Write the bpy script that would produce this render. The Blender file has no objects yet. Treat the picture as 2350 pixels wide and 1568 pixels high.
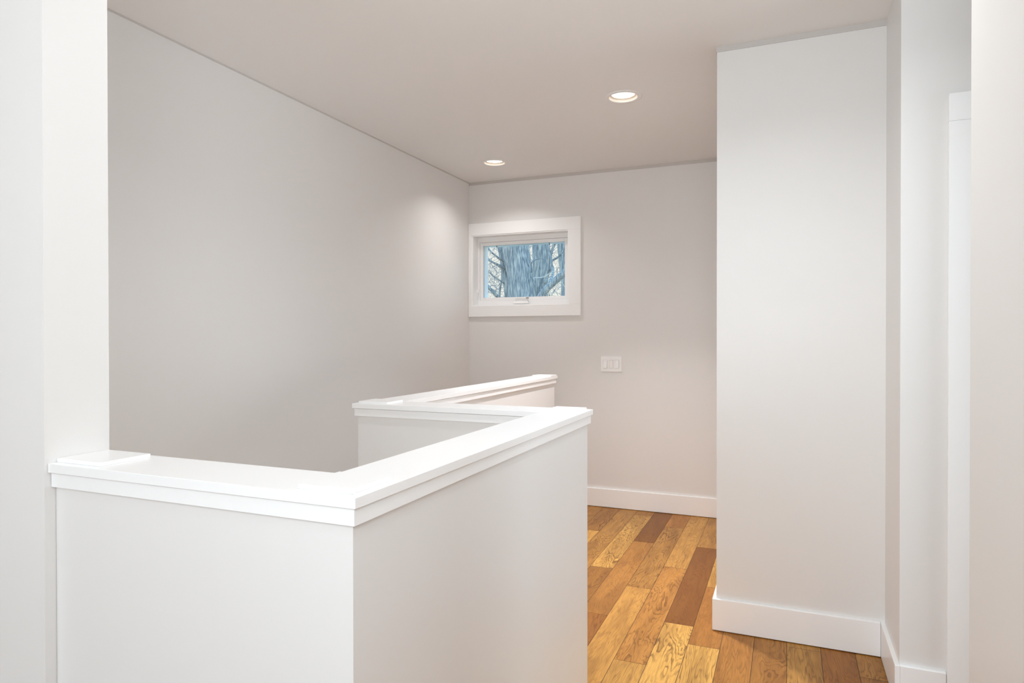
import bpy, bmesh, math, random
from mathutils import Vector, Matrix, noise as mnoise

S = bpy.context.scene
COL = S.collection
random.seed(7)

# ------------------------------------------------------------------ dimensions (metres)
HC = 2.401            # ceiling height
XL = -2.270           # stairwell wall on the left
YB = 4.586            # far wall
XP1, XP2, YP = -0.268, 0.343, 2.836      # closet block
YQ = 2.492            # wall with the door, right of the closet
BT, BH = 0.0153, 0.1314                  # baseboards
XS, XW, Y1, Y2 = -1.2988, 0.340, 0.812, 0.9418   # opening between the front room and the landing
YW = 1.580              # where the near right wall ends and the side hall begins
CW = 0.1394           # width of half wall cap
XB, YA, YC, XD, YE = -0.5944, 0.8175, 1.9866, -1.458, 3.898
ZC = 0.970            # top of half wall cap
XR, XFL, YR = 2.40, -3.60, -3.20         # front room limits
ZLOW = -1.30          # stair landing below


# ------------------------------------------------------------------ helpers
def link(o):
    COL.objects.link(o)
    return o


def mesh_obj(name, bm, mat, parent=None, smooth=False):
    me = bpy.data.meshes.new(name)
    bmesh.ops.recalc_face_normals(bm, faces=bm.faces)
    bm.to_mesh(me)
    bm.free()
    if smooth:
        for p in me.polygons:
            p.use_smooth = True
    if mat:
        me.materials.append(mat)
    o = link(bpy.data.objects.new(name, me))
    if parent:
        o.parent = parent
        o.matrix_parent_inverse = Matrix.Translation(parent.location).inverted()
    return o


def empty(name, loc):
    o = link(bpy.data.objects.new(name, None))
    o.location = loc
    o.empty_display_size = 0.1
    return o


def tag(o, label=None, cat=None, group=None, kind=None):
    if label: o['label'] = label
    if cat: o['category'] = cat
    if group: o['group'] = group
    if kind: o['kind'] = kind
    return o


def box(bm, x0, x1, y0, y1, z0, z1, bev=0.0, seg=2):
    vs = [bm.verts.new((x, y, z)) for x in (x0, x1) for y in (y0, y1) for z in (z0, z1)]
    f = [(0, 1, 3, 2), (4, 6, 7, 5), (0, 4, 5, 1), (2, 3, 7, 6), (0, 2, 6, 4), (1, 5, 7, 3)]
    fs = [bm.faces.new([vs[i] for i in q]) for q in f]
    if bev > 0:
        bmesh.ops.recalc_face_normals(bm, faces=fs)
        es = {e for q in fs for e in q.edges}
        bmesh.ops.bevel(bm, geom=list(es), offset=bev, segments=seg, affect='EDGES', profile=0.5)


def boxes(*bs, bev=0.0):
    bm = bmesh.new()
    for b in bs:
        box(bm, *b, bev=bev)
    return bm


def struct(name, bm, mat, smooth=False):
    return tag(mesh_obj(name, bm, mat, smooth=smooth), kind='structure')


def lathe(bm, prof, cx, cy, seg=48):
    """prof: list of (r, z)"""
    rings = []
    for r, z in prof:
        rings.append([bm.verts.new((cx + r * math.cos(2 * math.pi * i / seg), cy + r * math.sin(2 * math.pi * i / seg), z)) for i in range(seg)])
    for a, b in zip(rings, rings[1:]):
        for i in range(seg):
            j = (i + 1) % seg
            bm.faces.new((a[i], a[j], b[j], b[i]))
    return rings


def tube(bm, pts, radii, seg=8, rough=0.0, seed=0.0, caps=True):
    pts = [Vector(p) for p in pts]
    rings = []
    up = Vector((0.13, 1, 0.07)).normalized()
    for i, p in enumerate(pts):
        t = (pts[min(i + 1, len(pts) - 1)] - pts[max(i - 1, 0)]).normalized()
        a = t.cross(up).normalized()
        b = t.cross(a).normalized()
        ring = []
        for k in range(seg):
            an = 2 * math.pi * k / seg
            d = a * math.cos(an) + b * math.sin(an)
            r = radii[i]
            if rough:
                q = p + d * r
                r *= 1 + rough * mnoise.noise(Vector((q.x * 9 + seed, q.y * 9, q.z * 2.2)))
            ring.append(bm.verts.new(p + d * r))
        rings.append(ring)
    for a, b in zip(rings, rings[1:]):
        for k in range(seg):
            j = (k + 1) % seg
            bm.faces.new((a[k], a[j], b[j], b[k]))
    if caps:
        bm.faces.new(rings[0])
        bm.faces.new(rings[-1])


def smooth_path(pts, n=6):
    """Catmull-Rom through pts"""
    pts = [Vector(p) for p in pts]
    q = [pts[0] * 2 - pts[1]] + pts + [pts[-1] * 2 - pts[-2]]
    out = []
    for i in range(1, len(q) - 2):
        for k in range(n):
            t = k / n
            p0, p1, p2, p3 = q[i - 1:i + 3]
            out.append(0.5 * (2 * p1 + (p2 - p0) * t + (2 * p0 - 5 * p1 + 4 * p2 - p3) * t * t + (3 * p1 - p0 - 3 * p2 + p3) * t ** 3))
    out.append(pts[-1])
    return out


# ------------------------------------------------------------------ materials
def new_mat(name):
    m = bpy.data.materials.new(name)
    m.use_nodes = True
    nt = m.node_tree
    return m, nt, nt.nodes['Principled BSDF']


def paint(name, col, rough=0.5, bump=0.02, scale=220, spec=0.5):
    m, nt, b = new_mat(name)
    b.inputs['Base Color'].default_value = (*col, 1)
    b.inputs['Specular IOR Level'].default_value = spec
    N = nt.nodes.new
    tc = N('ShaderNodeTexCoord')
    n = N('ShaderNodeTexNoise'); n.inputs['Scale'].default_value = scale; n.inputs['Detail'].default_value = 3
    nt.links.new(tc.outputs['Object'], n.inputs['Vector'])
    bp = N('ShaderNodeBump'); bp.inputs['Strength'].default_value = bump; bp.inputs['Distance'].default_value = 0.002
    nt.links.new(n.outputs['Fac'], bp.inputs['Height'])
    nt.links.new(bp.outputs['Normal'], b.inputs['Normal'])
    n2 = N('ShaderNodeTexNoise'); n2.inputs['Scale'].default_value = 3.0; n2.inputs['Detail'].default_value = 4
    nt.links.new(tc.outputs['Object'], n2.inputs['Vector'])
    mr = N('ShaderNodeMapRange'); mr.inputs['To Min'].default_value = rough - 0.06; mr.inputs['To Max'].default_value = rough + 0.06
    nt.links.new(n2.outputs['Fac'], mr.inputs['Value'])
    nt.links.new(mr.outputs['Result'], b.inputs['Roughness'])
    return m


M_WALL = paint('wall_paint', (0.785, 0.772, 0.757), 0.40, 0.012, 120)
M_CEIL = paint('ceiling_paint', (0.835, 0.82, 0.805), 0.75, 0.01, 120, 0.3)
M_BAND = paint('ghost_band', (0.60, 0.57, 0.545), 0.6, 0.03, 260, 0.3)  # darker tone for the exposure-ghost strips under the ceiling
M_TRIM = paint('trim_paint', (0.92, 0.92, 0.918), 0.33, 0.015, 90)
M_CAP = paint('cap_paint', (0.90, 0.90, 0.897), 0.3, 0.015, 70)
M_PLASTIC = paint('switch_plastic', (0.92, 0.92, 0.915), 0.3, 0.0, 50)
M_VINYL = paint('window_vinyl', (0.92, 0.92, 0.918), 0.35, 0.0, 50)
M_BAFFLE = paint('baffle_white', (0.86, 0.80, 0.72), 0.45, 0.0, 50)
M_METAL = paint('dull_metal', (0.42, 0.40, 0.38), 0.4, 0.0, 50)
M_DARK = paint('dark_gap', (0.06, 0.04, 0.03), 0.8, 0.0, 50)


def emission(name, col, strength):
    m, nt, b = new_mat(name)
    b.inputs['Base Color'].default_value = (0.9, 0.9, 0.9, 1)
    b.inputs['Emission Color'].default_value = (*col, 1)
    b.inputs['Emission Strength'].default_value = strength
    return m


M_LENS = emission('lamp_lens', (1.0, 0.97, 0.92), 2.6)


def glass_mat():
    m, nt, b = new_mat('window_glass')
    nt.nodes.remove(b)
    N = nt.nodes.new
    tr = N('ShaderNodeBsdfTransparent'); tr.inputs['Color'].default_value = (0.97, 0.985, 0.99, 1)
    gl = N('ShaderNodeBsdfGlossy'); gl.inputs['Roughness'].default_value = 0.02
    mx = N('ShaderNodeMixShader')
    lw = N('ShaderNodeFresnel'); lw.inputs['IOR'].default_value = 1.45
    nt.links.new(lw.outputs['Fac'], mx.inputs['Fac'])
    nt.links.new(tr.outputs[0], mx.inputs[1]); nt.links.new(gl.outputs[0], mx.inputs[2])
    nt.links.new(mx.outputs[0], nt.nodes['Material Output'].inputs['Surface'])
    return m


M_GLASS = glass_mat()


def wood_floor():
    m, nt, b = new_mat('oak_floor')
    N = nt.nodes.new
    L = nt.links.new

    def math_(op, a, c=None, v=None):
        n = N('ShaderNodeMath'); n.operation = op
        if hasattr(a, 'is_output'): L(a, n.inputs[0])
        else: n.inputs[0].default_value = a
        if c is not None:
            if hasattr(c, 'is_output'): L(c, n.inputs[1])
            else: n.inputs[1].default_value = c
        return n.outputs[0]

    def maprange(x, a, c, d, e, smooth=True):
        n = N('ShaderNodeMapRange')
        if smooth: n.interpolation_type = 'SMOOTHSTEP'
        L(x, n.inputs['Value'])
        n.inputs['From Min'].default_value = a; n.inputs['From Max'].default_value = c
        n.inputs['To Min'].default_value = d; n.inputs['To Max'].default_value = e
        return n.outputs['Result']

    def mix(fac, a, c, mode='MIX'):
        n = N('ShaderNodeMix'); n.data_type = 'RGBA'; n.blend_type = mode
        if hasattr(fac, 'is_output'): L(fac, n.inputs['Factor'])
        else: n.inputs['Factor'].default_value = fac
        for v, i in ((a, 6), (c, 7)):
            if hasattr(v, 'is_output'): L(v, n.inputs[i])
            else: n.inputs[i].default_value = v
        return n.outputs[2]

    uv = N('ShaderNodeUVMap'); uv.uv_map = 'plank'
    at = N('ShaderNodeAttribute'); at.attribute_name = 'tone'
    sep = N('ShaderNodeSeparateColor'); L(at.outputs['Color'], sep.inputs[0])   # R lightness, G redness, B grain strength
    # a soft height field along the board; its contour lines are the cathedral figure of flat sawn oak
    mp = N('ShaderNodeMapping'); mp.inputs['Scale'].default_value = (8.0, 1.35, 1); L(uv.outputs[0], mp.inputs['Vector'])
    n1 = N('ShaderNodeTexNoise'); n1.inputs['Scale'].default_value = 1.0; n1.inputs['Detail'].default_value = 4.0
    n1.inputs['Roughness'].default_value = 0.5; n1.inputs['Distortion'].default_value = 0.35
    L(mp.outputs[0], n1.inputs['Vector'])
    ph = math_('MULTIPLY', n1.outputs['Fac'], 24.0)
    fr = math_('FRACT', ph)
    line = math_('MULTIPLY', maprange(fr, 0.42, 0.86, 0.0, 1.0), maprange(fr, 0.88, 1.0, 1.0, 0.0))
    # break-up of the lines
    mp2 = N('ShaderNodeMapping'); mp2.inputs['Scale'].default_value = (22, 4, 1); L(uv.outputs[0], mp2.inputs['Vector'])
    n2 = N('ShaderNodeTexNoise'); n2.inputs['Scale'].default_value = 1.0; n2.inputs['Detail'].default_value = 4; L(mp2.outputs[0], n2.inputs['Vector'])
    line = math_('MULTIPLY', line, maprange(n2.outputs['Fac'], 0.36, 0.62, 0.22, 1.0))
    line = math_('MULTIPLY', line, math_('ADD', math_('MULTIPLY', sep.outputs['Blue'], 0.7), 0.3))
    # pores and fine streaks
    mp3 = N('ShaderNodeMapping'); mp3.inputs['Scale'].default_value = (380, 13, 1); L(uv.outputs[0], mp3.inputs['Vector'])
    n3 = N('ShaderNodeTexNoise'); n3.inputs['Scale'].default_value = 1.0; n3.inputs['Detail'].default_value = 2; L(mp3.outputs[0], n3.inputs['Vector'])
    pore = maprange(n3.outputs['Fac'], 0.48, 0.68, 0.0, 0.6)
    mp6 = N('ShaderNodeMapping'); mp6.inputs['Scale'].default_value = (75, 2.6, 1); L(uv.outputs[0], mp6.inputs['Vector'])
    n6 = N('ShaderNodeTexNoise'); n6.inputs['Scale'].default_value = 1.0; n6.inputs['Detail'].default_value = 4; n6.inputs['Distortion'].default_value = 0.6; L(mp6.outputs[0], n6.inputs['Vector'])
    streak = maprange(n6.outputs['Fac'], 0.44, 0.70, 0.0, 0.85)
    # broad colour drift inside a board
    mp4 = N('ShaderNodeMapping'); mp4.inputs['Scale'].default_value = (9, 2.0, 1); mp4.inputs['Location'].default_value = (3.7, 8.1, 0); L(uv.outputs[0], mp4.inputs['Vector'])
    n4 = N('ShaderNodeTexNoise'); n4.inputs['Scale'].default_value = 1.3; n4.inputs['Detail'].default_value = 4; n4.inputs['Distortion'].default_value = 0.8; L(mp4.outputs[0], n4.inputs['Vector'])
    dark = mix(sep.outputs['Green'], (0.22, 0.085, 0.017, 1), (0.25, 0.085, 0.018, 1))
    light = mix(sep.outputs['Green'], (1.0, 0.58, 0.15, 1), (1.0, 0.455, 0.098, 1))
    base = mix(sep.outputs['Red'], dark, light)
    shade = mix(0.55, base, (0.15, 0.050, 0.011, 1))
    base = mix(maprange(n4.outputs['Fac'], 0.40, 0.66, 0.0, 0.65), base, shade)
    line_c = mix(0.85, base, (0.095, 0.031, 0.008, 1))
    c = mix(math_('MULTIPLY', streak, 0.5), base, shade)
    c = mix(math_('MULTIPLY', line, 0.85), c, line_c)
    c = mix(pore, c, mix(0.5, c, (0.17, 0.065, 0.018, 1)))
    # few small knots
    vo = N('ShaderNodeTexVoronoi'); vo.inputs['Scale'].default_value = 1.0
    mp5 = N('ShaderNodeMapping'); mp5.inputs['Scale'].default_value = (9, 3.0, 1); L(uv.outputs[0], mp5.inputs['Vector']); L(mp5.outputs[0], vo.inputs['Vector'])
    sepv = N('ShaderNodeSeparateColor'); L(vo.outputs['Color'], sepv.inputs[0])
    kn = math_('MULTIPLY', maprange(vo.outputs['Distance'], 0.03, 0.075, 1.0, 0.0), math_('GREATER_THAN', sepv.outputs['Red'], 0.72))
    c = mix(math_('MULTIPLY', kn, 0.8), c, (0.06, 0.025, 0.012, 1))
    L(c, b.inputs['Base Color'])
    b.inputs['Roughness'].default_value = 0.42
    b.inputs['Specular IOR Level'].default_value = 0.2
    bp = N('ShaderNodeBump'); bp.inputs['Strength'].default_value = 0.12; bp.inputs['Distance'].default_value = 0.001
    L(math_('SUBTRACT', 1.0, math_('ADD', line, pore)), bp.inputs['Height'])
    L(bp.outputs['Normal'], b.inputs['Normal'])
    return m


M_FLOOR = wood_floor()


def bark():
    m, nt, b = new_mat('furrowed_bark')
    N = nt.nodes.new; L = nt.links.new
    tc = N('ShaderNodeTexCoord')
    nz = N('ShaderNodeTexNoise'); nz.inputs['Scale'].default_value = 3.0; nz.inputs['Detail'].default_value = 2
    L(tc.outputs['Object'], nz.inputs['Vector'])
    ad = N('ShaderNodeMix'); ad.data_type = 'VECTOR'; ad.inputs['Factor'].default_value = 0.035
    L(tc.outputs['Object'], ad.inputs[4]); L(nz.outputs['Color'], ad.inputs[5])
    mp = N('ShaderNodeMapping'); mp.inputs['Scale'].default_value = (62, 62, 6); mp.inputs['Rotation'].default_value = (0, math.radians(9), 0)
    L(ad.outputs[1], mp.inputs['Vector'])
    n = N('ShaderNodeTexNoise'); n.inputs['Scale'].default_value = 1.0; n.inputs['Detail'].default_value = 5; n.inputs['Roughness'].default_value = 0.6
    L(mp.outputs[0], n.inputs['Vector'])
    cr = N('ShaderNodeValToRGB')
    cr.color_ramp.elements[0].position = 0.30; cr.color_ramp.elements[0].color = (0.06, 0.09, 0.11, 1)
    cr.color_ramp.elements[1].position = 0.68; cr.color_ramp.elements[1].color = (0.66, 0.64, 0.58, 1)
    e = cr.color_ramp.elements.new(0.48); e.color = (0.28, 0.33, 0.36, 1)
    L(n.outputs['Fac'], cr.inputs['Fac'])
    L(cr.outputs['Color'], b.inputs['Base Color'])
    b.inputs['Roughness'].default_value = 0.9
    bp = N('ShaderNodeBump'); bp.inputs['Strength'].default_value = 0.9; bp.inputs['Distance'].default_value = 0.03
    L(n.outputs['Fac'], bp.inputs['Height']); L(bp.outputs['Normal'], b.inputs['Normal'])
    return m


M_BARK = bark()
M_TWIG = paint('twig_bark', (0.18, 0.22, 0.26), 0.9, 0.0, 50, 0.2)
M_PALETWIG = paint('pale_twig', (0.62, 0.62, 0.58), 0.8, 0.0, 50, 0.2)
M_GROUND = paint('winter_lawn', (0.45, 0.45, 0.36), 1.0, 0.0, 50, 0.1)


# ------------------------------------------------------------------ floor
def build_floor():
    W, LEN, GAP = 0.12, 1.085, 0.0009
    regions = [(XFL, XW, YR, Y2 - 0.0),  (XB - CW + 0.02, XR, Y2, YC + 0.02), (XD + 0.02, XR, YC + 0.02, YE), (XL, XR, YE, YB)]
    # row index -> (a joint position, tones of boards {joint_index: (light, red, grain)})
    ends = {-10: 4.00, -9: 3.55, -8: 3.375, -7: 2.800, -6: 3.170, -5: 2.430, -4: 2.828, -3: 2.660, -2: 1.95, -1: 2.25, 0: 1.70, 1: 2.05, 2: 1.55}
    tones = {(-10, 0): (.48, .6, 1.0), (-10, -1): (.78, .45, .25), (-9, 0): (.62, .5, .8), (-9, -1): (.60, .5, .8),
             (-8, 0): (.76, .0, 1.1), (-8, -1): (.40, .5, .8),
             (-7, 1): (.13, .4, .7), (-7, 0): (.55, .75, .45), (-7, -1): (.40, .9, .9), (-6, 1): (.58, .9, .35), (-6, 0): (.57, .45, .95), (-6, -1): (.72, .55, .4),
             (-5, 1): (.70, .5, .5), (-5, 0): (.64, .8, .85), (-5, -1): (.72, .35, .7),
             (-4, 1): (.62, .5, .6), (-4, 0): (.17, .7, .6), (-4, -1): (.84, .0, 1.0),
             (-3, 0): (.55, .9, .3), (-3, 1): (.72, .1, .6), (-3, -1): (.82, .05, 1.0),
             (-2, 0): (.56, .85, .6), (-1, 0): (.52, .75, .9), (0, 0): (.62, .25, .8), (0, 1): (.62, .25, .8), (1, 0): (.40, .85, .7), (2, 0): (.44, .7, .9)}
    special = {-3: [2.660, 3.306, 4.38]}
    bm = bmesh.new()
    uvl = bm.loops.layers.uv.new('plank')
    tl = bm.loops.layers.color.new('tone')
    rng = random.Random(11)
    for r in range(int(XFL / W) - 1, int(XR / W) + 2):
        x0, x1 = r * W + 0.001, (r + 1) * W + 0.001
        e0 = ends.get(r, rng.uniform(1.5, 2.6))
        cuts = [(k, e0 + k * LEN, e0 + (k + 1) * LEN) for k in range(-7, 4)]
        if r in special:
            s = special[r]
            cuts = [(k, s[0] + k * LEN, s[0] + (k + 1) * LEN) for k in range(-7, 0)] + [(0, s[0], s[1]), (1, s[1], s[2]), (2, s[2], 5.5)]
        for k, a, c in cuts:
            t = tones.get((r, k), (rng.uniform(.38, .72), rng.uniform(.1, .9), rng.uniform(.4, 1)))
            ou, ov = rng.uniform(0, 40), rng.uniform(0, 40)
            for (rx0, rx1, ry0, ry1) in regions:
                X0, X1, Yy0, Yy1 = max(x0, rx0), min(x1, rx1), max(a, ry0), min(c, ry1)
                if X1 - X0 < 0.002 or Yy1 - Yy0 < 0.002:
                    continue
                g0 = GAP if Yy0 == a else 0
                g1 = GAP if Yy1 == c else 0
                co = [(X0 + GAP * (X0 == x0), Yy0 + g0), (X1 - GAP * (X1 == x1), Yy0 + g0), (X1 - GAP * (X1 == x1), Yy1 - g1), (X0 + GAP * (X0 == x0), Yy1 - g1)]
                f = bm.faces.new([bm.verts.new((x, y, 0)) for x, y in co])
                for lp, (x, y) in zip(f.loops, co):
                    lp[uvl].uv = (x - x0 + ou, y - a + ov)
                    lp[tl] = (t[0], t[1], t[2], 1)
    o = struct('floor', bm, M_FLOOR)
    # subfloor slab under the boards (part of the same floor)
    bm = boxes(*[(a, c, d, e, -0.20, -0.0015) for a, c, d, e in regions])
    o.data.materials.append(M_DARK)
    sub = bmesh.new(); sub.from_mesh(o.data)
    tmp = bpy.data.meshes.new('tmp'); bm.to_mesh(tmp); bm.free()
    n0 = len(sub.faces)
    sub.from_mesh(tmp); bpy.data.meshes.remove(tmp)
    sub.faces.ensure_lookup_table()
    for f in sub.faces[n0:]:
        f.material_index = 1
    for f in sub.faces[:n0]:
        if f.normal.z < 0: f.normal_flip()
    sub.to_mesh(o.data); sub.free()
    return o


build_floor()

# ------------------------------------------------------------------ walls
T = 0.12
WX0, WX1, WZ0, WZ1 = -2.242, -1.456, 1.449, 1.990    # window opening in the far wall
struct('wall_left', boxes((XL - T, XL, Y2, YB + 0.16, ZLOW - 0.1, HC)), M_WALL)
struct('wall_back', boxes((XL, WX0, YB, YB + 0.16, 0, HC), (WX1, XP1 + 0.3, YB, YB + 0.16, 0, HC),
                          (WX0, WX1, YB, YB + 0.16, 0, WZ0), (WX0, WX1, YB, YB + 0.16, WZ1, HC)), M_WALL)
struct('wall_closet', boxes((XP1, XP2, YP, YB, 0, HC)), M_WALL)
DX0, DX1, DZ = 0.560, 1.300, 1.895
struct('wall_right', boxes((XP2, DX0, YQ, YQ + T, 0, HC), (DX1, XR, YQ, YQ + T, 0, HC), (DX0, DX1, YQ, YQ + T, DZ, HC),
                           (XP2, XP2 + 0.1, YQ + T, YB, 0, HC)), M_WALL)
struct('wall_front_left', boxes((XFL, XS, Y1, Y2, ZLOW - 0.1, HC)), M_WALL)
struct('wall_front_right', boxes((XW, XW + T, YR - T, YW, 0, HC), (XW + T, XR, YW - T, YW, 0, HC)), M_WALL)
struct('wall_hall_end', boxes((XR, XR + T, YW - T, YQ + T, 0, HC)), M_WALL)
struct('wall_room_left', boxes((XFL - T, XFL, YR - T, Y2, 0, HC)), M_WALL)
RX0, RX1, RZ0, RZ1 = -3.0, -0.3, 0.45, 2.15           # wide window behind the camera
struct('wall_room_rear', boxes((XFL, RX0, YR - T, YR, 0, HC), (RX1, XW, YR - T, YR, 0, HC), (RX0, RX1, YR - T, YR, 0, RZ0), (RX0, RX1, YR - T, YR, RZ1, HC)), M_WALL)
# stairwell below floor level
struct('wall_stairwell', boxes((XD + 0.02, XD + 0.1, YC + 0.03, YE, ZLOW - .1, -0.2), (XB - CW + 0.02, XB - 0.03, Y2, YC + 0.03, ZLOW - .1, -0.2),
                               (XL, XB, Y1, Y2, ZLOW - .1, -0.2), (XD + .1, XB - CW + .02, YC + 0.03, YC + .1, ZLOW - .1, -0.2), (XL, XD + .02, YE, YE + .1, ZLOW - .1, -0.2)), M_WALL)
bm = boxes((XL, XB - CW + 0.02, Y2, YC + 0.03, ZLOW - 0.1, ZLOW))
for i in range(6):
    z = ZLOW + (i + 1) * 0.1857
    box(bm, XL, XD + 0.02, YC + 0.03 + i * 0.31, YE, z - 0.1857, z)
struct('floor_stairs', bm, M_FLOOR)

# ------------------------------------------------------------------ ceiling with two lamp holes
LIGHTS = [(-0.752, 3.238), (-1.843, 4.114)]
RO, RA = 0.0925, 0.0690


def build_ceiling():
    bm = bmesh.new()
    h = 0.15
    xs = sorted({XFL - T, XR + T} | {c[0] + s * h for c in LIGHTS for s in (-1, 1)})
    ys = sorted({YR - T, YB + 0.16} | {c[1] + s * h for c in LIGHTS for s in (-1, 1)})
    for i in range(len(xs) - 1):
        for j in range(len(ys) - 1):
            cx, cy = (xs[i] + xs[i + 1]) / 2, (ys[j] + ys[j + 1]) / 2
            hole = [c for c in LIGHTS if abs(c[0] - cx) < 1e-4 and abs(c[1] - cy) < 1e-4]
            if not hole:
                bm.faces.new([bm.verts.new(p) for p in ((xs[i], ys[j], HC), (xs[i], ys[j + 1], HC), (xs[i + 1], ys[j + 1], HC), (xs[i + 1], ys[j], HC))])
            else:
                n = 48
                inn, out = [], []
                for k in range(n):
                    a = 2 * math.pi * (k + 0.5) / n
                    ca, sa = math.cos(a), math.sin(a)
                    m = max(abs(ca), abs(sa))
                    inn.append(bm.verts.new((cx + 0.085 * ca, cy + 0.085 * sa, HC)))
                    out.append(bm.verts.new((cx + h * ca / m, cy + h * sa / m, HC)))
                for k in range(n):
                    q = (k + 1) % n
                    bm.faces.new((inn[k], inn[q], out[q], out[k]))
                for sx, sy in ((1, 1), (-1, 1), (-1, -1), (1, -1)):
                    # fill square corners
                    cv = (cx + sx * h, cy + sy * h)
                    ds = sorted(range(n), key=lambda k: (out[k].co.x - cv[0]) ** 2 + (out[k].co.y - cv[1]) ** 2)[:2]
                    bm.faces.new((out[ds[0]], out[ds[1]], bm.verts.new((*cv, HC))))
    for f in bm.faces:
        f.normal_update()
        if f.normal.z > 0: f.normal_flip()
    # upper slab keeps light out
    box(bm, XFL - T, XR + T, YR - T, YB + 0.16, HC + 0.12, HC + 0.2)
    x0, x1, y0, y1 = XFL - T, XR + T, YR - T, YB + 0.16
    for a, c in (((x0, y0), (x1, y0)), ((x1, y0), (x1, y1)), ((x1, y1), (x0, y1)), ((x0, y1), (x0, y0))):
        bm.faces.new([bm.verts.new(p) for p in ((*a, HC), (*c, HC), (*c, HC + 0.12), (*a, HC + 0.12))])
    me = bpy.data.meshes.new('ceiling'); bm.to_mesh(me); bm.free(); me.materials.append(M_CEIL)
    tag(link(bpy.data.objects.new('ceiling', me)), kind='structure')


build_ceiling()

# dark exposure-ghost line, put in as darker strips along the ceiling joint
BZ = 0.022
struct('ghost_band_1', boxes((XP1 - 0.003, XP2, YP - 0.003, YP, HC - BZ, HC), (XP1 - 0.003, XP1, YP, YB, HC - BZ, HC)), M_BAND)
struct('ghost_band_2', boxes((XL, XP1 - 0.003, YB - 0.003, YB, HC - BZ, HC)), M_BAND)
struct('ghost_band_3', boxes((XL, XL + 0.003, Y2, YB - 0.003, HC - 0.007, HC)), M_BAND)

# ------------------------------------------------------------------ baseboards
struct('baseboard_back', boxes((XD + CW + 0.1 - 1.0, XP1, YB - BT, YB, 0.0035, BH), bev=0.0015), M_TRIM)
struct('baseboard_closet', boxes((XP1 - BT, XP2 - BT - 0.0008, YP - BT, YP, 0.0035, BH), (XP1 - BT, XP1, YP + 0.0005, YB - BT - 0.0005, 0.0035, BH), bev=0.0015), M_TRIM)
struct('baseboard_right', boxes((XP2 - BT, XP2, YQ - BT, YP - 0.0005, 0.0035, BH), (XP2 + 0.0002, 0.472, YQ - BT, YQ, 0.0035, BH), bev=0.0015), M_TRIM)
struct('baseboard_hall', boxes((1.39, XR, YQ - BT, YQ, 0.0035, BH), (XW + .02, XR, YW, YW + BT, 0.0035, BH), (XW - BT, XW, YR, YW, 0.0035, BH), bev=0.0015), M_TRIM)

# ------------------------------------------------------------------ door on the right hand wall
door = tag(empty('door_1', (0.93, YQ, 0)), kind='structure')
c0, c1 = 0.4735, 0.562
mesh_obj('casing', boxes((c0, c1, YQ - 0.019, YQ, 0.0015, DZ), (1.298, 1.387, YQ - 0.019, YQ, 0.0015, DZ), bev=0.002), M_TRIM, door)
mesh_obj('head_casing', boxes((c0, 1.387, YQ - 0.019, YQ, DZ + 0.0003, 1.983), bev=0.002), M_TRIM, door)
mesh_obj('jamb', boxes((DX0, DX0 + 0.018, YQ, YQ + T, 0, DZ - 0.018), (DX1 - 0.018, DX1, YQ, YQ + T, 0, DZ - 0.018), (DX0, DX1, YQ, YQ + T, DZ - 0.018, DZ)), M_TRIM, door)
bm = boxes((DX0 + 0.02, DX1 - 0.02, YQ + 0.05, YQ + 0.085, 0.008, DZ - 0.02))
for z0, z1 in ((0.2, 0.85), (1.0, 1.75)):
    box(bm, DX0 + 0.13, DX1 - 0.13, YQ + 0.047, YQ + 0.05, z0, z1, bev=0.0015)
mesh_obj('door_panel', bm, M_TRIM, door)
bm = bmesh.new()
tube(bm, [(1.22, YQ + 0.05, 0.95), (1.22, YQ + 0.02, 0.95), (1.22, YQ, 0.95), (1.22, YQ - 0.012, 0.95)], [0.012, 0.012, 0.026, 0.02], 20)
mesh_obj('door_knob', bm, M_METAL, door, smooth=True)

# ------------------------------------------------------------------ half wall around the stairwell
hw = tag(empty('half_wall', (XB - CW / 2, YA + CW / 2, 0)),
         'long white zigzag half wall with stepped wooden cap enclosing the stairwell beside the wood floor', 'half wall')
CT, AT = 0.0175, 0.028            # cap and apron heights
OA, OW = 0.006, 0.0155            # set back of apron and wall faces from the cap edge
G = 0.0001
def prism(bm, poly, z0, z1, bev):
    a = [bm.verts.new((x, y, z0)) for x, y in poly]
    b = [bm.verts.new((x, y, z1)) for x, y in poly]
    fs = [bm.faces.new(a), bm.faces.new(b)]
    n = len(poly)
    for i in range(n):
        fs.append(bm.faces.new((a[i], a[(i + 1) % n], b[(i + 1) % n], b[i])))
    bmesh.ops.recalc_face_normals(bm, faces=fs)
    bmesh.ops.bevel(bm, geom=list({e for f in fs for e in f.edges}), offset=bev, segments=2, affect='EDGES', profile=0.5)


def run_polys(o):
    i0, i1, j0, j1 = XB - CW + o, XB - o, YA + o, YA + CW - o
    return {'front': [(XS + 0.001, j0), (i1 - G, j0), (i0 - G, j1), (XS + 0.001, j1)],
            'long': [(i1, j0 + G), (i1, YC + CW - o), (i0, YC + CW - o), (i0, j1 + G)],
            'cross': [(XD + o, YC + o), (i0 - G, YC + o), (i0 - G, YC + CW - o), (XD + o, YC + CW - o)],
            'back': [(XD + o, YC + CW - o + G), (XD + CW - o, YC + CW - o + G), (XD + CW - o, YE - o), (XD + o, YE - o)]}


def inset_runs(o):
    return {
        'front': (XS + 0.001, XB - o, YA + o, YA + CW - o),
        'long': (XB - CW + o, XB - o, YA + CW - o, YC + CW - o),
        'cross': (XD + o, XB - CW + o, YC + o, YC + CW - o),
        'back': (XD + o, XD + CW - o, YC + CW - o, YE - o)}


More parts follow.
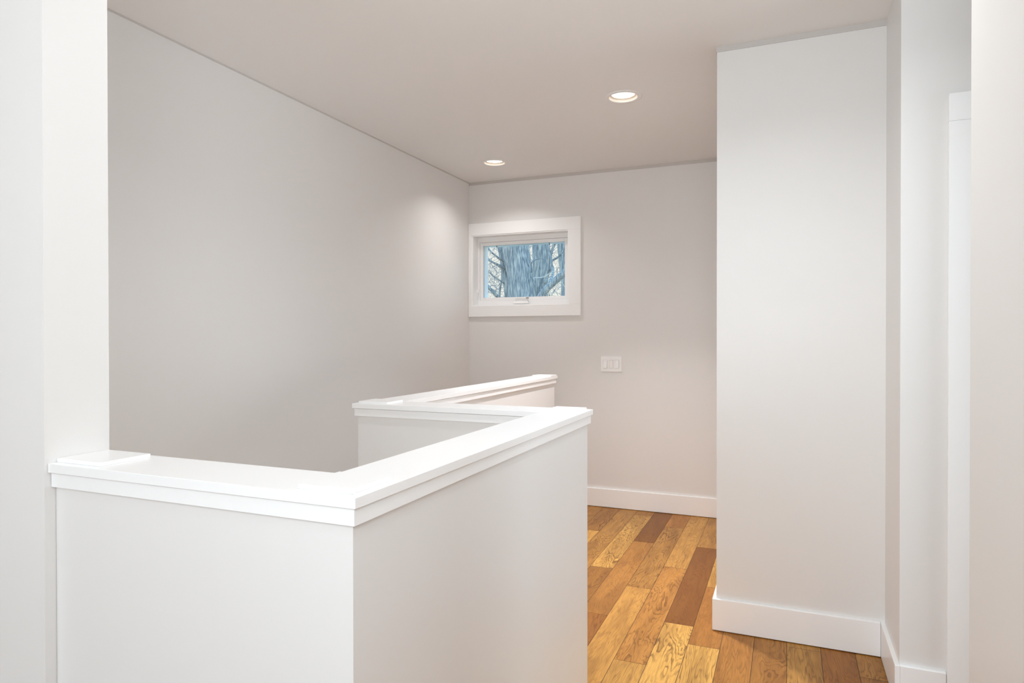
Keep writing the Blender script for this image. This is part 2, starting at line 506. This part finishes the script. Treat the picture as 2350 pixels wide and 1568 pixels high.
caps, aprons, cores = run_polys(0), run_polys(OA), run_polys(OA + 0.006)
for k in caps:
    bm = bmesh.new(); prism(bm, caps[k], ZC - CT, ZC, 0.0009)
    mesh_obj('cap_board', bm, M_CAP, hw)
    bm = bmesh.new(); prism(bm, aprons[k], ZC - CT - AT, ZC - CT - 0.0016, 0.0007)
    prism(bm, cores[k], ZC - CT - 0.0022, ZC - CT, 0.0002)
    mesh_obj('apron_trim', bm, M_CAP, hw)
for k, (x0, x1, y0, y1) in inset_runs(OW).items():
    mesh_obj('wall_panel', boxes((x0, x1, y0, y1, 0.0, ZC - CT - AT)), M_WALL, hw)
BI, BSZ, BTH = 0.017, 0.1054, 0.0075
for bx0, by0 in ((XS + 0.001, YA + BI), (XB - BI - BSZ, YA + BI), (XB - BI - BSZ, YC + CW - BI - BSZ), (XD + BI, YC + BI), (XD + BI, YE - BI - BSZ)):
    w = BSZ + (BI if bx0 < XS + 0.01 else 0)
    bl = mesh_obj('corner_block', boxes((bx0, bx0 + w, by0, by0 + BSZ, ZC, ZC + BTH), bev=0.0012), M_CAP, hw)

# ------------------------------------------------------------------ window in the far wall
win = tag(empty('window_1', ((WX0 + WX1) / 2, YB, WZ0)), kind='structure')
YF = YB - 0.018
mesh_obj('casing', boxes((XL + 0.002, WX0, YF, YB, WZ0, WZ1), (WX1, -1.370, YF, YB, WZ0, WZ1), (XL + 0.002, -1.370, YF, YB, WZ1, 2.081), (XL + 0.002, -1.370, YF, YB, 1.366, WZ0), bev=0.0015), M_TRIM, win)
mesh_obj('jamb', boxes((WX0 - .004, WX0 + 0.012, YF + .006, YB + 0.085, WZ0, WZ1), (WX1 - 0.012, WX1 + .004, YF + .006, YB + 0.085, WZ0, WZ1),
                       (WX0 + .012, WX1 - .012, YF + .006, YB + 0.085, WZ1 - 0.008, WZ1), (WX0 + .012, WX1 - .012, YF + .006, YB + 0.085, WZ0, WZ0 + 0.008)), M_TRIM, win)
fy0, fy1 = YB + 0.075, YB + 0.16
gx0, gx1, gz0, gz1 = -2.192, -1.524, 1.517, 1.920     # glass daylight opening
ix0, ix1, iz0, iz1 = gx0 - 0.024, gx1 + 0.024, gz0 - 0.022, gz1 + 0.026


def ring(bm, a, b, y0, y1, bev=0.0):
    (x0, x1, z0, z1), (u0, u1, w0, w1) = a, b
    box(bm, x0, u0, y0, y1, z0, z1, bev); box(bm, u1, x1, y0, y1, z0, z1, bev)
    box(bm, u0, u1, y0, y1, z0, w0, bev); box(bm, u0, u1, y0, y1, w1, z1, bev)


bm = bmesh.new(); ring(bm, (WX0 + 0.012, WX1 - 0.012, WZ0 + 0.008, WZ1 - 0.008), (ix0 - .001, ix1 + .001, iz0 - .001, iz1 + .001), fy0, fy1, 0.001)
mesh_obj('frame', bm, M_VINYL, win)
bm = bmesh.new(); ring(bm, (ix0, ix1, iz0, iz1), (gx0, gx1, gz0, gz1), fy0 + 0.012, fy1 + 0.02, 0.002)
mesh_obj('sash', bm, M_VINYL, win)
bm = boxes((gx0 - .004, gx1 + .004, fy0 + 0.030, fy0 + 0.034, gz0 - .004, gz1 + .004))
mesh_obj('glass_pane', bm, M_GLASS, win)
bm = bmesh.new()
for x in (-2.082, -1.650):
    for z0, z1 in ((gz1 - 0.016, gz1), (gz0, gz0 + 0.012)):
        box(bm, x - 0.002, x + 0.002, fy0 + 0.026, fy0 + 0.0295, z0, z1)
mesh_obj('grille_clips', bm, M_DARK, win)
# folding crank on the lower frame
bm = bmesh.new()
box(bm, -1.925, -1.800, fy0 - 0.030, fy0 + 0.0, 1.463, 1.478, 0.004)
pts = [(-1.918, 1.478), (-1.902, 1.502), (-1.815, 1.506), (-1.802, 1.478)]
va = [bm.verts.new((x, fy0 - 0.026, z)) for x, z in pts]
vb = [bm.verts.new((x, fy0 + 0.002, z)) for x, z in pts]
bm.faces.new(va); bm.faces.new(vb)
for i in range(4):
    bm.faces.new((va[i], va[(i + 1) % 4], vb[(i + 1) % 4], vb[i]))
crank = mesh_obj('crank_housing', bm, M_VINYL, win)
bm = bmesh.new()
tube(bm, smooth_path([(-1.905, fy0 - 0.03, 1.496), (-1.88, fy0 - 0.032, 1.508), (-1.83, fy0 - 0.033, 1.504), (-1.80, fy0 - 0.03, 1.506)], 4), [0.0045] * 13, 8)
h = mesh_obj('crank_handle', bm, M_VINYL, crank, smooth=True)
h.matrix_parent_inverse = Matrix.Identity(4)
bm = bmesh.new(); box(bm, -1.817, -1.796, fy0 - 0.036, fy0 - 0.022, 1.499, 1.512, 0.003)
k_ = mesh_obj('crank_knob', bm, M_METAL, crank); k_.matrix_parent_inverse = Matrix.Identity(4)
for xx, sx in ((WX0 + 0.012, 1), (WX1 - 0.012, -1)):
    bm = bmesh.new()
    xa, xb_ = sorted((xx, xx + sx * 0.006))
    box(bm, xa, xb_, YB + 0.046, YB + 0.058, 1.50, 1.60, 0.002)
    xa, xb_ = sorted((xx + sx * 0.005, xx + sx * 0.020))
    box(bm, xa, xb_, YB + 0.044, YB + 0.060, 1.555, 1.580, 0.003)
    mesh_obj('sash_lock', bm, M_VINYL, win)

# ------------------------------------------------------------------ switch plate
sw = tag(empty('light_switch', (-1.1495, YB, 0.964)), 'white triple rocker light switch plate on far wall right of the window', 'light switch')
sx0, sx1, sz0, sz1 = -1.2235, -1.0765, 0.9650, 1.0720
bm = bmesh.new()
cx = [-1.1495 - 0.0425, -1.1495, -1.1495 + 0.0425]
hw2, hz = 0.0150, 0.0305
zc = (sz0 + sz1) / 2
y0, y1 = YB - 0.0065, YB - 0.0002
box(bm, sx0, sx1, y0, y1, zc + hz, sz1); box(bm, sx0, sx1, y0, y1, sz0, zc - hz)
edges = [sx0] + [v for c in cx for v in (c - hw2, c + hw2)] + [sx1]
for a, c in zip(edges[::2], edges[1::2]):
    box(bm, a, c, y0, y1, zc - hz, zc + hz)
plate = mesh_obj('cover_plate', bm, M_PLASTIC, sw)
for i, c in enumerate(cx):
    bm = bmesh.new()
    tilt = -0.0045 if i != 1 else 0.0035
    a, d = hw2 - 0.0016, hz - 0.0018
    f = [(c - a, y0 - 0.002 + tilt, zc - d), (c + a, y0 - 0.002 + tilt, zc - d), (c + a, y0 - 0.002 - tilt * .4, zc + d), (c - a, y0 - 0.002 - tilt * .4, zc + d)]
    va = [bm.verts.new(p) for p in f]
    vb = [bm.verts.new((p[0], y1, p[2])) for p in f]
    bm.faces.new(va); bm.faces.new(vb)
    for q in range(4):
        bm.faces.new((va[q], va[(q + 1) % 4], vb[(q + 1) % 4], vb[q]))
    mesh_obj('rocker', bm, M_PLASTIC, sw)
for c in cx:
    for z in (zc + 0.0455, zc - 0.0455):
        bm = bmesh.new()
        tube(bm, [(c, y0 + 0.001, z), (c, y0 - 0.0008, z)], [0.0033, 0.0029], 12)
        mesh_obj('screw', bm, M_PLASTIC, sw)

# ------------------------------------------------------------------ recessed downlights
LABELS = ['larger-looking recessed ceiling downlight in front of the tall closet block', 'smaller-looking recessed ceiling downlight in the far left corner above the window']
first = None
for (lx, ly), lab in zip(LIGHTS, LABELS):
    if first is None:
        r = empty('recessed_downlight', (lx, ly, HC))
        bm = bmesh.new()
        lathe(bm, [(RO, HC - 0.0002), (RO - 0.001, HC - 0.003), (RO - 0.008, HC - 0.0045), (RA + 0.003, HC - 0.005), (RA, HC - 0.003), (RA, HC + 0.004)], lx, ly)
        a1 = mesh_obj('trim_ring', bm, M_CEIL, r, smooth=True)
        bm = bmesh.new()
        lathe(bm, [(RA, HC - 0.003), (RA - 0.001, HC + 0.003), (RA - 0.003, HC + 0.0125), (RA + 0.012, HC + 0.0126), (RA + 0.012, HC + 0.05), (0.001, HC + 0.05)], lx, ly)
        a2 = mesh_obj('baffle', bm, M_BAFFLE, r, smooth=True)
        bm = bmesh.new()
        lathe(bm, [(RA - 0.0035, HC + 0.0122), (RA - 0.004, HC + 0.011), (0.0575, HC + 0.0102), (0.0565, HC + 0.0122)], lx, ly)
        a4 = mesh_obj('lens_bezel', bm, M_BAFFLE, r, smooth=True)
        bm = bmesh.new()
        lathe(bm, [(0.0575, HC + 0.0118), (0.03, HC + 0.0112), (0.0005, HC + 0.0110)], lx, ly)
        a3 = mesh_obj('lens', bm, M_LENS, r, smooth=True)
        first = (r, [a1, a2, a4, a3])
    else:
        r = first[0].copy(); COL.objects.link(r); r.location = (lx, ly, HC)
        for c in first[1]:
            d = c.copy(); COL.objects.link(d); d.parent = r
            d.matrix_parent_inverse = c.matrix_parent_inverse
    tag(r, lab, 'downlight', 'recessed ceiling downlights')

# ------------------------------------------------------------------ outside: trees and lawn
struct('floor_outside', boxes((-30, 20, YB + 0.6, 45, -3.2, -3.0)), M_GROUND)

t1 = tag(empty('bare_tree', (-3.1, 8.5, -3.0)), 'thick furrowed bare tree with side limbs, nearest outside the small window', 'tree')


def trunk_mesh(path, radii, seg, rough, seed):
    bm = bmesh.new()
    P = smooth_path(path, 16)
    R = []
    n = len(P)
    for i in range(n):
        u = i / (n - 1) * (len(radii) - 1)
        k = min(int(u), len(radii) - 2)
        R.append(radii[k] + (radii[k + 1] - radii[k]) * (u - k))
    tube(bm, P, R, seg, rough, seed)
    return bm


mesh_obj('trunk', trunk_mesh([(-3.1, 8.5, -3.0), (-3.2, 8.5, 0.2), (-3.385, 8.5, 1.75), (-3.485, 8.5, 2.45), (-3.6, 8.5, 3.4), (-3.7, 8.5, 4.6)], [.30, .22, .188, .182, .17, .12], 40, 0.12, 1.3), M_BARK, t1, smooth=True)
mesh_obj('side_trunk', trunk_mesh([(-3.42, 8.65, -2.95), (-3.45, 8.65, 0.2), (-3.63, 8.6, 1.78), (-3.745, 8.6, 2.48), (-4.0, 8.6, 3.5), (-4.3, 8.6, 4.6)], [.13, .09, .062, .06, .055, .04], 28, 0.18, 5.1), M_BARK, t1, smooth=True)


def br(path, r0, r1, parent, mat=None, name='branch'):
    mat = mat or (M_BARK if r0 > 0.011 else M_TWIG)
    P = smooth_path(path, 5)
    bm = bmesh.new()
    n = len(P)
    tube(bm, P, [(r0 + (r1 - r0) * i / (n - 1)) * (1 + 0.04 * math.sin(i * 1.9)) for i in range(n)], 10, 0.35, random.random() * 9)
    return mesh_obj(name, bm, mat, parent, smooth=True)


br([(-3.6, 8.62, 1.2), (-3.66, 8.35, 1.70), (-3.746, 8.2, 1.871), (-3.825, 8.2, 1.955), (-4.1, 8.1, 2.15)], .028, .018, t1)
br([(-3.62, 8.62, 2.12), (-3.678, 8.4, 2.195), (-3.78, 8.3, 2.261), (-3.877, 8.3, 2.344), (-4.1, 8.25, 2.5)], .020, .010, t1)
br([(-3.62, 8.62, 2.22), (-3.70, 8.4, 2.31), (-3.757, 8.3, 2.374), (-3.825, 8.3, 2.45), (-3.95, 8.3, 2.6)], .016, .010, t1)
br([(-3.66, 8.55, 1.95), (-3.75, 8.45, 2.03), (-3.849, 8.4, 2.118), (-3.93, 8.4, 2.205)], .012, .006, t1)
br([(-3.80, 8.6, 1.6), (-3.765, 8.6, 1.92), (-3.742, 8.6, 2.025), (-3.74, 8.6, 2.2)], .020, .014, t1)
br([(-3.25, 8.5, 2.10), (-3.138, 8.2, 2.192), (-3.09, 8.2, 2.23), (-3.016, 8.2, 2.244), (-2.953, 8.2, 2.228), (-2.926, 8.2, 2.173), (-2.93, 8.2, 2.08)], .006, .004, t1)
br([(-3.2, 8.5, 1.99), (-3.073, 8.1, 1.987), (-2.958, 8.1, 1.988), (-2.875, 8.1, 2.019), (-2.80, 8.1, 2.06)], .005, .004, t1, M_PALETWIG)

br([(-3.25, 8.5, 1.15), (-3.08, 8.25, 1.45), (-3.0, 8.05, 1.62), (-2.937, 8.0, 1.732), (-2.789, 8.0, 1.887), (-2.698, 8.0, 1.961), (-2.608, 8.0, 2.034), (-2.4, 8.0, 2.2)], .06, .034, t1, M_BARK)
br([(-2.85, 8.02, 1.84), (-2.911, 8.4, 2.048), (-2.987, 8.6, 2.165), (-3.009, 8.6, 2.31), (-2.965, 8.6, 2.473), (-2.9, 8.6, 2.7)], .026, .018, t1)
br([(-3.055, 8.5, 1.95), (-3.055, 8.7, 2.135), (-3.033, 8.7, 2.26), (-2.934, 8.7, 2.318), (-2.836, 8.7, 2.427), (-2.7, 8.7, 2.6)], .016, .010, t1)
br([(-3.19, 8.6, 1.5), (-3.174, 8.6, 1.798), (-3.097, 8.6, 2.003), (-3.02, 8.6, 2.207), (-3.053, 8.6, 2.457), (-3.1, 8.6, 2.8)], .045, .035, t1, M_BARK)
br([(-2.74, 8.05, 2.03), (-2.742, 8.1, 2.0), (-2.691, 8.1, 1.93), (-2.64, 8.1, 1.851), (-2.6, 8.1, 1.75)], .005, .004, t1, M_PALETWIG)
br([(-2.80, 8.02, 1.86), (-2.83, 8.0, 1.80), (-2.79, 8.0, 1.77), (-2.72, 8.0, 1.79), (-2.69, 8.0, 1.87), (-2.70, 8.0, 1.95)], .005, .004, t1, M_PALETWIG)

t3 = tag(empty('bare_tree', (-4.05, 11.0, -3.0)), 'paler upright trunk seen through the window just right of the thick trunk', 'tree')
mesh_obj('trunk', trunk_mesh([(-4.06, 11, -3.0), (-4.05, 11, 0), (-4.04, 11, 1.9), (-4.06, 11, 2.85), (-4.06, 11, 4.5)], [.2, .16, .13, .125, .10], 28, 0.14, 3.3), M_BARK, t3, smooth=True)
t4 = tag(empty('bare_tree', (-3.3, 10.0, -3.0)), 'hazy blue trunk at the right edge of the window view', 'tree')
mesh_obj('trunk', trunk_mesh([(-3.1, 10, -3.0), (-3.2, 10, 0), (-3.2, 10, 1.8), (-3.28, 10, 2.7), (-3.3, 10, 4.0)], [.2, .15, .11, .10, .08], 24, 0.14, 8.3), M_BARK, t4, smooth=True)

# thicket of fine twigs behind the trunks: uncountable
bm = bmesh.new()
rng = random.Random(5)
for i in range(1300):
    y = rng.uniform(11.6, 14.5)
    s = y / 8.5
    x = rng.uniform(-4.15, -2.45) * s
    z = 1.21 + rng.uniform(0.35, 1.5) * s
    ang = rng.uniform(-1.3, 1.3)
    bend = rng.uniform(-.35, .35)
    ln = rng.uniform(0.10, 0.42) * s
    r = rng.choice((0.0010, 0.0014, 0.0018, 0.0034)) * s
    pts = []
    p = Vector((x, y, z))
    for k in range(7):
        pts.append(p.copy())
        ang += bend + rng.uniform(-.45, .45)
        p += Vector((math.sin(ang), rng.uniform(-.2, .2), math.cos(ang))) * ln / 6
    tube(bm, pts, [r * (1 - .12 * k) for k in range(7)], 4)
tw = mesh_obj('twig_thicket', bm, M_TWIG)
tag(tw, 'tangle of fine bare twigs behind the trunks outside the window', 'twigs', kind='stuff')

# ------------------------------------------------------------------ daylight (world)
W = bpy.data.worlds.new('sky'); S.world = W; W.use_nodes = True
nt = W.node_tree; N = nt.nodes.new; L = nt.links.new
bg = nt.nodes['Background']
tc = N('ShaderNodeTexCoord'); sp = N('ShaderNodeSeparateXYZ'); L(tc.outputs['Generated'], sp.inputs[0])
cr = N('ShaderNodeValToRGB')
mr = N('ShaderNodeMapRange'); mr.inputs['From Min'].default_value = -0.1; mr.inputs['From Max'].default_value = 1.0
L(sp.outputs['Z'], mr.inputs['Value']); L(mr.outputs[0], cr.inputs['Fac'])
el = cr.color_ramp.elements
el[0].position = 0.0; el[0].color = (0.95, 0.93, 0.80, 1)
el[1].position = 1.0; el[1].color = (1.1, 1.9, 2.7, 1)
for p, c in ((0.20, (1.0, 0.98, 0.88, 1)), (0.26, (0.95, 1.0, 1.0, 1)), (0.36, (1.15, 1.9, 2.6, 1))):
    e = el.new(p); e.color = c
L(cr.outputs['Color'], bg.inputs['Color'])
SKY = 1.0
bg.inputs['Strength'].default_value = SKY


# ------------------------------------------------------------------ lamps
def area(name, loc, rot, sx, sy, power, col, spread=180):
    l = bpy.data.lights.new(name, 'AREA'); l.shape = 'RECTANGLE'; l.size = sx; l.size_y = sy
    l.energy = power; l.color = col; l.spread = math.radians(spread)
    o = link(bpy.data.objects.new(name, l)); o.location = loc; o.rotation_euler = rot
    return o


def disk(name, loc, d, power, col, spread=150):
    l = bpy.data.lights.new(name, 'AREA'); l.shape = 'DISK'; l.size = d; l.energy = power; l.color = col; l.spread = math.radians(spread)
    o = link(bpy.data.objects.new(name, l)); o.location = loc
    return o


LAMP = {}
def lamp(key, fn, *a, **k):
    p, c = POW[key]
    fn(*a[:NPOS[fn]], p, c, **k)
NPOS = {area: 5, disk: 3}
POW = {'rear': (54, (0.72, 0.87, 1.0)), 'flash3': (23, (0.84, 0.93, 1.0)), 'down': (14, (0.97, 0.97, 1.0)), 'corner': (3.2, (1.0, 0.96, 0.95)), 'mid_fill': (6.2, (0.95, 0.98, 1.0)), 'walk_fill': (4.0, (0.92, 0.97, 1.0)), 'hall_fill': (9.5, (0.76, 0.90, 1.0)), 'stair': (9.5, (1.0, 0.88, 0.77))}
# daylight through the wide window behind the camera 
lamp('rear', area, 'daylight_rear_window', ((RX0 + RX1) / 2, YR + 0.02, (RZ0 + RZ1) / 2), (math.radians(90), 0, 0), RX1 - RX0, RZ1 - RZ0)
# photographer's flash, tipped up
lamp('flash3', area, 'bounce_flash', (0.12, -0.45, 1.6), (math.radians(112), 0, math.radians(12)), 0.6, 0.6)
for (lx, ly), key in zip(LIGHTS, ('down', 'corner')):
    lamp(key, disk, 'downlight_or_fill', (lx, ly, HC + 0.009), 0.10, spread=96 if key == 'down' else 128)
# unseen ceiling lamps without fixtures, added to brighten half wall, caps and pillar
lamp('mid_fill', disk, 'downlight_or_fill', (-0.55, 1.55, HC - 0.01), 0.12)
lamp('walk_fill', disk, 'downlight_or_fill', (0.02, 1.75, HC - 0.01), 0.12)
# added fill lamps, unseen: one in the side hall, one in the stair pit
lamp('hall_fill', area, 'fill_hall', (XR - 0.02, 2.04, 1.15), (0, math.radians(90), 0), 1.7, 0.8, spread=110)  # added to light the long half wall face; no window here
lamp('stair', area, 'fill_stairwell', (-1.5, 1.5, ZLOW + 0.3), (math.radians(180), 0, 0), 1.3, 0.9)  # added, faces up to lift the left wall and ceiling

# ------------------------------------------------------------------ camera
cd = bpy.data.cameras.new('camera'); cam = link(bpy.data.objects.new('camera', cd))
cd.sensor_fit = 'HORIZONTAL'; cd.sensor_width = 36.0
cd.lens = 36.0 * 1514.71 / 2350
cd.clip_start = 0.02; cd.clip_end = 200
yaw, pit, rol = math.radians(22.6319), math.radians(-0.3798), math.radians(-0.0504)
F = Vector((-math.sin(yaw) * math.cos(pit), math.cos(yaw) * math.cos(pit), math.sin(pit)))
R = Vector((math.cos(yaw), math.sin(yaw), 0)); U = R.cross(F)
R2 = R * math.cos(rol) + U * math.sin(rol); U2 = -R * math.sin(rol) + U * math.cos(rol)
cam.matrix_world = Matrix(((R2.x, U2.x, -F.x, 0), (R2.y, U2.y, -F.y, 0), (R2.z, U2.z, -F.z, 1.21), (0, 0, 0, 1)))
S.camera = cam

# ------------------------------------------------------------------ colour management, bounces
vs = S.view_settings
S.display_settings.display_device = 'sRGB'
vs.view_transform = 'Standard'; vs.look = 'None'; vs.gamma = 1.0; vs.exposure = 0.0; vs.use_curve_mapping = False
S.cycles.max_bounces = 12; S.cycles.diffuse_bounces = 8; S.cycles.glossy_bounces = 4; S.cycles.transparent_max_bounces = 12
S.cycles.sample_clamp_indirect = 6.0
S.cycles.caustics_reflective = False; S.cycles.caustics_refractive = False
